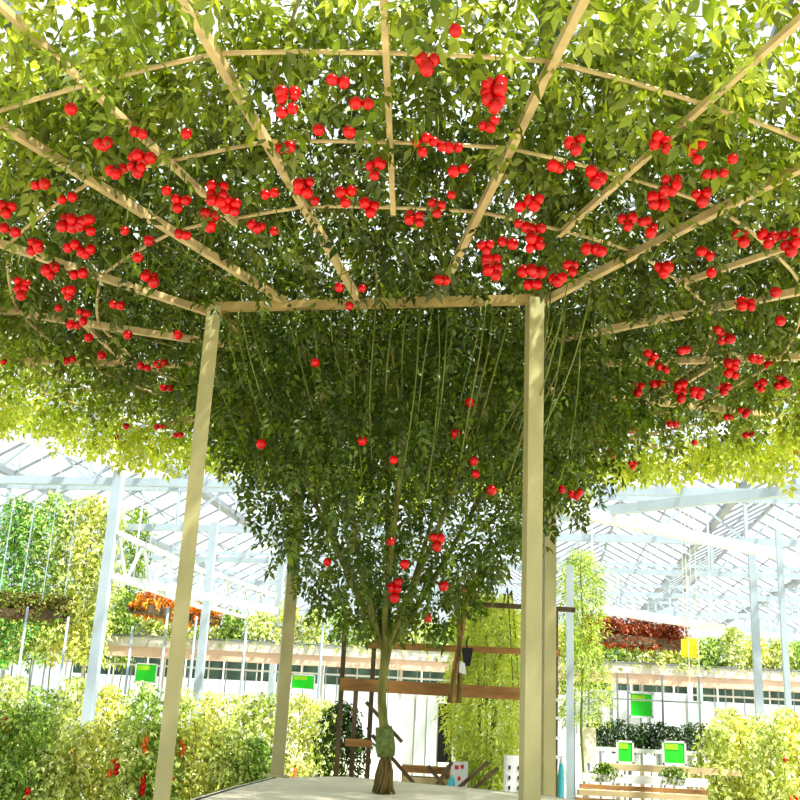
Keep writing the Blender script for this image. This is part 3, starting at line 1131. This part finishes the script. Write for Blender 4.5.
# ================================================================== SMALL BACKGROUND THINGS
def sign(px, py, wpx, hpx, D, label, foot=True, floor_z=0.0, tilt=0.0):
    c = at(px, py, D)
    sc = D / F
    w, h = wpx * sc, hpx * sc
    root = empty('green_sign', (c[0], c[1], floor_z), label, 'sign', 'green information signs')
    MB().box(c, (w, .02, h), tilt).build('board', M_GREEN, root)
    fr = MB()
    for sx in (-1, 1):
        fr.box(c + (sx * w / 2, -.004, 0), (.022, .03, h + .02), tilt)
    for sz in (-1, 1):
        fr.box(c + (0, -.004, sz * h / 2), (w + .02, .03, .022), tilt)
    fr.build('frame', M_WHITE, root)
    MB().box(c + (-.12 * w, -.013, .28 * h), (w * .6, .006, h * .26), tilt).build('heading_patch', M_LIME, root)
    if foot:
        MB().bar((c[0], c[1] + .03, floor_z), (c[0], c[1] + .03, c[2] + h * .3), .025).build('pole', M_STEEL, root)


sign(641, 705, 22, 22, 14.6, 'green square sign in a white frame above the dark plant shelf')
sign(625, 752, 15, 19, 13.2, 'narrow green sign below the plant shelf, left one of two')
sign(674, 753, 21, 20, 13.2, 'wide green sign below the plant shelf, right one of two')
sign(642, 741, 16, 8, 14.0, 'small low green plate half hidden under the dark shelf plants')
sign(146, 673, 20, 17, 20.2, 'green sign beyond the first left column, under the trough')
sign(303, 682, 22, 13, 20.2, 'green sign right of the rear left trellis post')
sign(3, 660, 13, 17, 20.2, 'green sign at the left picture edge under the trough')
for px, py, h, lb in ((685, 648, 17, 'left one of two yellow sticky cards above the right trough'), (693, 648, 19, 'right one of two yellow sticky cards above the right trough')):
    c = at(px, py, 18.0)
    root = empty('sticky_card', c, lb, 'card', 'yellow sticky cards')
    MB().box(c, (.13, .008, h * 18 / F), .1).build('card', M_YELLOW, root)
    MB().bar(c + (0, 0, h * 9 / F), (c[0], c[1], EAVE), .008).build('string', M_CORD, root)

# dark plant shelf on the right
SD = 13.9
A, B = at(588, 748, SD), at(706, 753, SD)
B[2] = A[2]
sf = empty('plant_shelf', (A + B) / 2 * np.array([1, 1, 0]), 'white plant shelf on thin legs carrying dark green plants', 'shelf')
MB().bar(A, B, .4, .05).build('board', M_WHITE, sf)
for t in (0.02, .27, .36, .66, .98):
    p = A + (B - A) * t
    MB().bar((p[0], p[1] + .1, 0), (p[0], p[1] + .1, A[2] + .95), .022).build('upright', M_TRUSS, sf)
MB().bar(A + (0, .1, .62), B + (0, .1, .62), .02).build('cross_rail', M_TRUSS, sf)
for i in range(9):
    p = A + (B - A) * (i + .5) / 9 + np.array([0, -.02, .025])
    bush('shelf_plant', p, .30 + .03 * (i % 3), .30, [G_DARK, rgb(56, 88, 40), G_DARK], 'dark green pot plant, %s from the left on the white shelf' % ORD[i], 'plant', 'dark plants on the white shelf', 90, .55, T_SMALL, None, 700 + i, .008, .2)
# white sheeting behind the shelf
for (x0, y0, x1, y1, D, lab) in ((574, 694, 688, 722, 17.5, 'white sheeting panel behind the upper green sign'), (600, 738, 690, 768, 15.2, 'white sheeting panel behind the two lower green signs')):
    a, b = at(x0, y1, D), at(x1, y0, D)
    root = empty('sheeting_panel', ((a[0] + b[0]) / 2, D, 0), lab, 'panel')
    MB().box(((a[0] + b[0]) / 2, D, (a[2] + b[2]) / 2), (b[0] - a[0], .03, b[2] - a[2])).build('sheet', M_POLY, root)
    for t in (.0, .33, .66, 1):
        x = a[0] + (b[0] - a[0]) * t
        MB().bar((x, D - .03, 0), (x, D - .03, b[2]), .03).build('frame_post', M_TRUSS, root)
# slim teal curtain strips beside it
for i, px in enumerate((691, 701)):
    a, b = at(px, 722, 16.0), at(px, 684, 16.0)
    o = MB().box((a[0], 16.0, (a[2] + b[2]) / 2), (.075, .03, b[2] - a[2]))
    root = empty('plastic_strip', (a[0], 16.0, a[2]), 'pale teal plastic strip, %s one beside the white sheeting' % ('left', 'right')[i], 'strip', 'teal plastic strips')
    o.build('strip', mat('teal film', rgb(196, 226, 216), .4, 0, .1, 4), root)
    MB().bar((a[0], 16.0, b[2]), (a[0], 16.0, EAVE), .01).build('string', M_CORD, root)

# stepped timber bench at bottom right
bn = empty('timber_bench', at(655, 790, 12.4) * np.array([1, 1, 0]), 'stepped pale timber bench below the green signs', 'bench')
for y0, D, w, h_, mt, xa, xb in ((766, 13.1, .30, .07, M_PALEWOOD, 602, 736), (777, 12.7, .10, .09, M_WHITE, 582, 706), (786, 12.5, .10, .05, M_WOOD, 580, 706), (792, 12.3, .12, .06, M_PALEWOOD, 578, 706), (801, 12.1, .12, .07, M_WOOD, 576, 706), (810, 11.9, .12, .06, M_PALEWOOD, 576, 706)):
    a, b = at(xa, y0, D), at(xb, y0 - 1, D)
    b[2] = a[2]
    MB().bar(a, b, w, h_).build('plank', mt, bn)
for px in (586, 618, 642, 688, 702):
    a = at(px, 768 if px > 600 else 780, 12.75)
    MB().box((a[0], 12.75, a[2] / 2 - .02), (.03, .08, a[2] - .04)).build('support', M_PALEWOOD, bn)
for px, y0, lb in ((604, 775, 'left'), (674, 775, 'right')):
    P = at(px, y0, 12.7)
    P[2] = (at(582, 777, 12.7)[2]) + .046
    bush('trailing_plant', P, .13, .26, [G_MID, G_LIGHT, G_DARK], 'small green plant on the timber bench top, %s one of two' % lb, 'plant', 'small plants on the timber bench', 60, .6, T_SMALL, None, 800 + int(px), .006, .2)
# pale boards standing right of the rear posts
a = at(589, 745, 13.6)
root = empty('notice_board', (a[0], 13.6, 0), 'small beige board left of the narrow green sign', 'board')
MB().box((a[0], 13.6, a[2]), (.17, .03, .42)).build('panel', M_CONC, root)
MB().bar((a[0], 13.63, 0), (a[0], 13.63, a[2]), .03).build('pole', M_STEEL, root)

# white dotted panel, printed sheet and bottle behind the planter
a, b = at(503, 800, 11.6), at(525, 756, 11.6)
root = empty('dotted_panel', ((a[0] + b[0]) / 2, 11.6, 0), 'white panel with two columns of dark marks, left of the front right post', 'panel')
MB().box(((a[0] + b[0]) / 2, 11.6, b[2] / 2), (b[0] - a[0], .03, b[2])).build('panel', M_WHITE, root)
dt = MB()
for i in range(4):
    for s in (-.05, .045):
        dt.box(((a[0] + b[0]) / 2 + s, 11.58, b[2] - .12 - i * .1), (.02, .008, .035))
dt.build('marks', M_BLACK, root)
a, b = at(450, 800, 11.8), at(468, 762, 11.8)
root = empty('printed_sheet', ((a[0] + b[0]) / 2, 11.8, 0), 'white sheet with red print left of the leaning rods', 'sheet')
MB().box(((a[0] + b[0]) / 2, 11.8, b[2] / 2), (b[0] - a[0], .02, b[2])).build('sheet', M_POLY, root)
dt = MB()
for x, z, w in ((-.03, -.06, .04), (.03, -.05, .03), (.0, -.17, .03), (.05, -.22, .04), (.05, -.3, .03)):
    dt.box(((a[0] + b[0]) / 2 + x, 11.786, b[2] + z), (w, .006, .04))
dt.build('print', M_RED, root)


def bottle(px, y0, y1, D, w, label):
    a, b = at(px, y1, D), at(px, y0, D)
    root = empty('cyan_canister', (a[0], D, 0), label, 'canister')
    z1, z0 = b[2], max(0, a[2])
    MB().tube([(a[0], D, 0), (a[0], D, z1 * .8), (a[0], D, z1 * .9), (a[0], D, z1 * .93)], [w / 2, w / 2, w * .36, w * .24], 14).build('body', M_CYAN, root, True)
    MB().tube([(a[0], D, z1 * .93), (a[0], D, z1)], w * .22, 12).build('cap', M_WHITE, root, True)


bottle(451, 770, 800, 11.3, .09, 'cyan canister left of the leaning rods behind the planter')
bottle(561, 756, 800, 11.9, .075, 'tall cyan canister between the rear right post and the white column')

# thin dark pole right of the rear post
p = at(556, 700, 11.2)
root = empty('slim_pole', (p[0], 11.2, 0), 'slim dark pole with pale clips right of the rear right post', 'pole')
zt = at(556, 610, 11.2)[2]
MB().bar((p[0], 11.2, 0), (p[0], 11.2, zt), .035).build('pole', M_DARKWOOD, root)
for yy in (700, 718, 738, 757):
    q_ = at(556, yy, 11.2)
    MB().box((q_[0], 11.17, q_[2]), (.08, .05, .03)).build('clip', M_WHITE, root)

# strip panels with a dark shade behind the trunk
a, b = at(400, 800, 14.2), at(440, 696, 14.2)
root = empty('strip_panel', ((a[0] + b[0]) / 2, 14.2, 0), 'tall grey white strip panel behind the trunk', 'panel')
ww = (b[0] - a[0]) / 6
for i in range(6):
    MB().box((a[0] + ww * (i + .5), 14.2 + .02 * (i % 2), b[2] / 2), (ww * .93, .02, b[2])).build('strip', M_GREYPANEL if i % 2 else M_POLY, root)
a, b = at(437, 762, 13.6), at(453, 704, 13.6)
root = empty('dark_shade', ((a[0] + b[0]) / 2, 13.6, 0), 'black shade sheet beside the weeping shrub', 'shade')
MB().box(((a[0] + b[0]) / 2, 13.6, b[2] / 2 + a[2] / 2), (b[0] - a[0], .02, b[2] - a[2])).build('sheet', M_BLACK, root)
for s in (a[0], b[0]):
    MB().bar((s, 13.62, 0), (s, 13.62, b[2]), .025).build('upright', M_WHITE, root)

# thin support poles in the left bed
for i, px in enumerate((14, 57, 124, 158, 188, 240, 318)):
    D = 17.6
    p = at(px, 700, D)
    zt = at(px, 606 + (i % 3) * 10, D)[2]
    o = MB().tube([(p[0], D, 0), (p[0], D, zt)], .02, 8)
    o.tube([(p[0] - .05, D, zt * .8), (p[0] + .05, D, zt * .8)], .008, 6)
    oo = o.build('support_pole', M_STEEL, None, True)
    tag(oo, 'thin grey support pole, %s from the left behind the left bed' % ORD[i], 'pole', 'support poles in the left bed')

# ================================================================== LIGHT
w = bpy.data.worlds.new('World')
bpy.context.scene.world = w
w.use_nodes = True
nt = w.node_tree
bg_ = nt.nodes['Background']
tcn = nt.nodes.new('ShaderNodeTexCoord')
sepn = nt.nodes.new('ShaderNodeSeparateXYZ')
rampn = nt.nodes.new('ShaderNodeValToRGB')
rampn.color_ramp.elements[0].position = 0.45
rampn.color_ramp.elements[0].color = (0.70, 0.72, 0.66, 1)
rampn.color_ramp.elements[1].position = 0.62
rampn.color_ramp.elements[1].color = (0.86, 0.93, 1.0, 1)
mapn = nt.nodes.new('ShaderNodeMapRange')
mapn.inputs['From Min'].default_value = -1
nt.links.new(tcn.outputs['Generated'], sepn.inputs[0])
nt.links.new(sepn.outputs['Z'], mapn.inputs['Value'])
nt.links.new(mapn.outputs['Result'], rampn.inputs['Fac'])
nt.links.new(rampn.outputs['Color'], bg_.inputs['Color'])
bg_.inputs['Strength'].default_value = 1.1

sd = bpy.data.lights.new('sun', 'SUN')
sd.energy = 9.0
sd.angle = math.radians(1.5)
sd.color = (1.0, 0.96, 0.88)
so = bpy.data.objects.new('sun', sd)
C.objects.link(so)
so.location = (6, -4, 14)
so.rotation_euler = Vector((-0.45, 0.35, -1.0)).to_track_quat('-Z', 'Y').to_euler()

sc = bpy.context.scene
sc.view_settings.view_transform = 'Standard'
for lk in ('Medium High Contrast', 'High Contrast', 'None'):
    try:
        sc.view_settings.look = lk
        break
    except TypeError:
        pass
sc.view_settings.exposure = 0.1
sc.cycles.max_bounces = 8
sc.cycles.diffuse_bounces = 4
sc.cycles.transparent_max_bounces = 12
sc.cycles.use_denoising = True
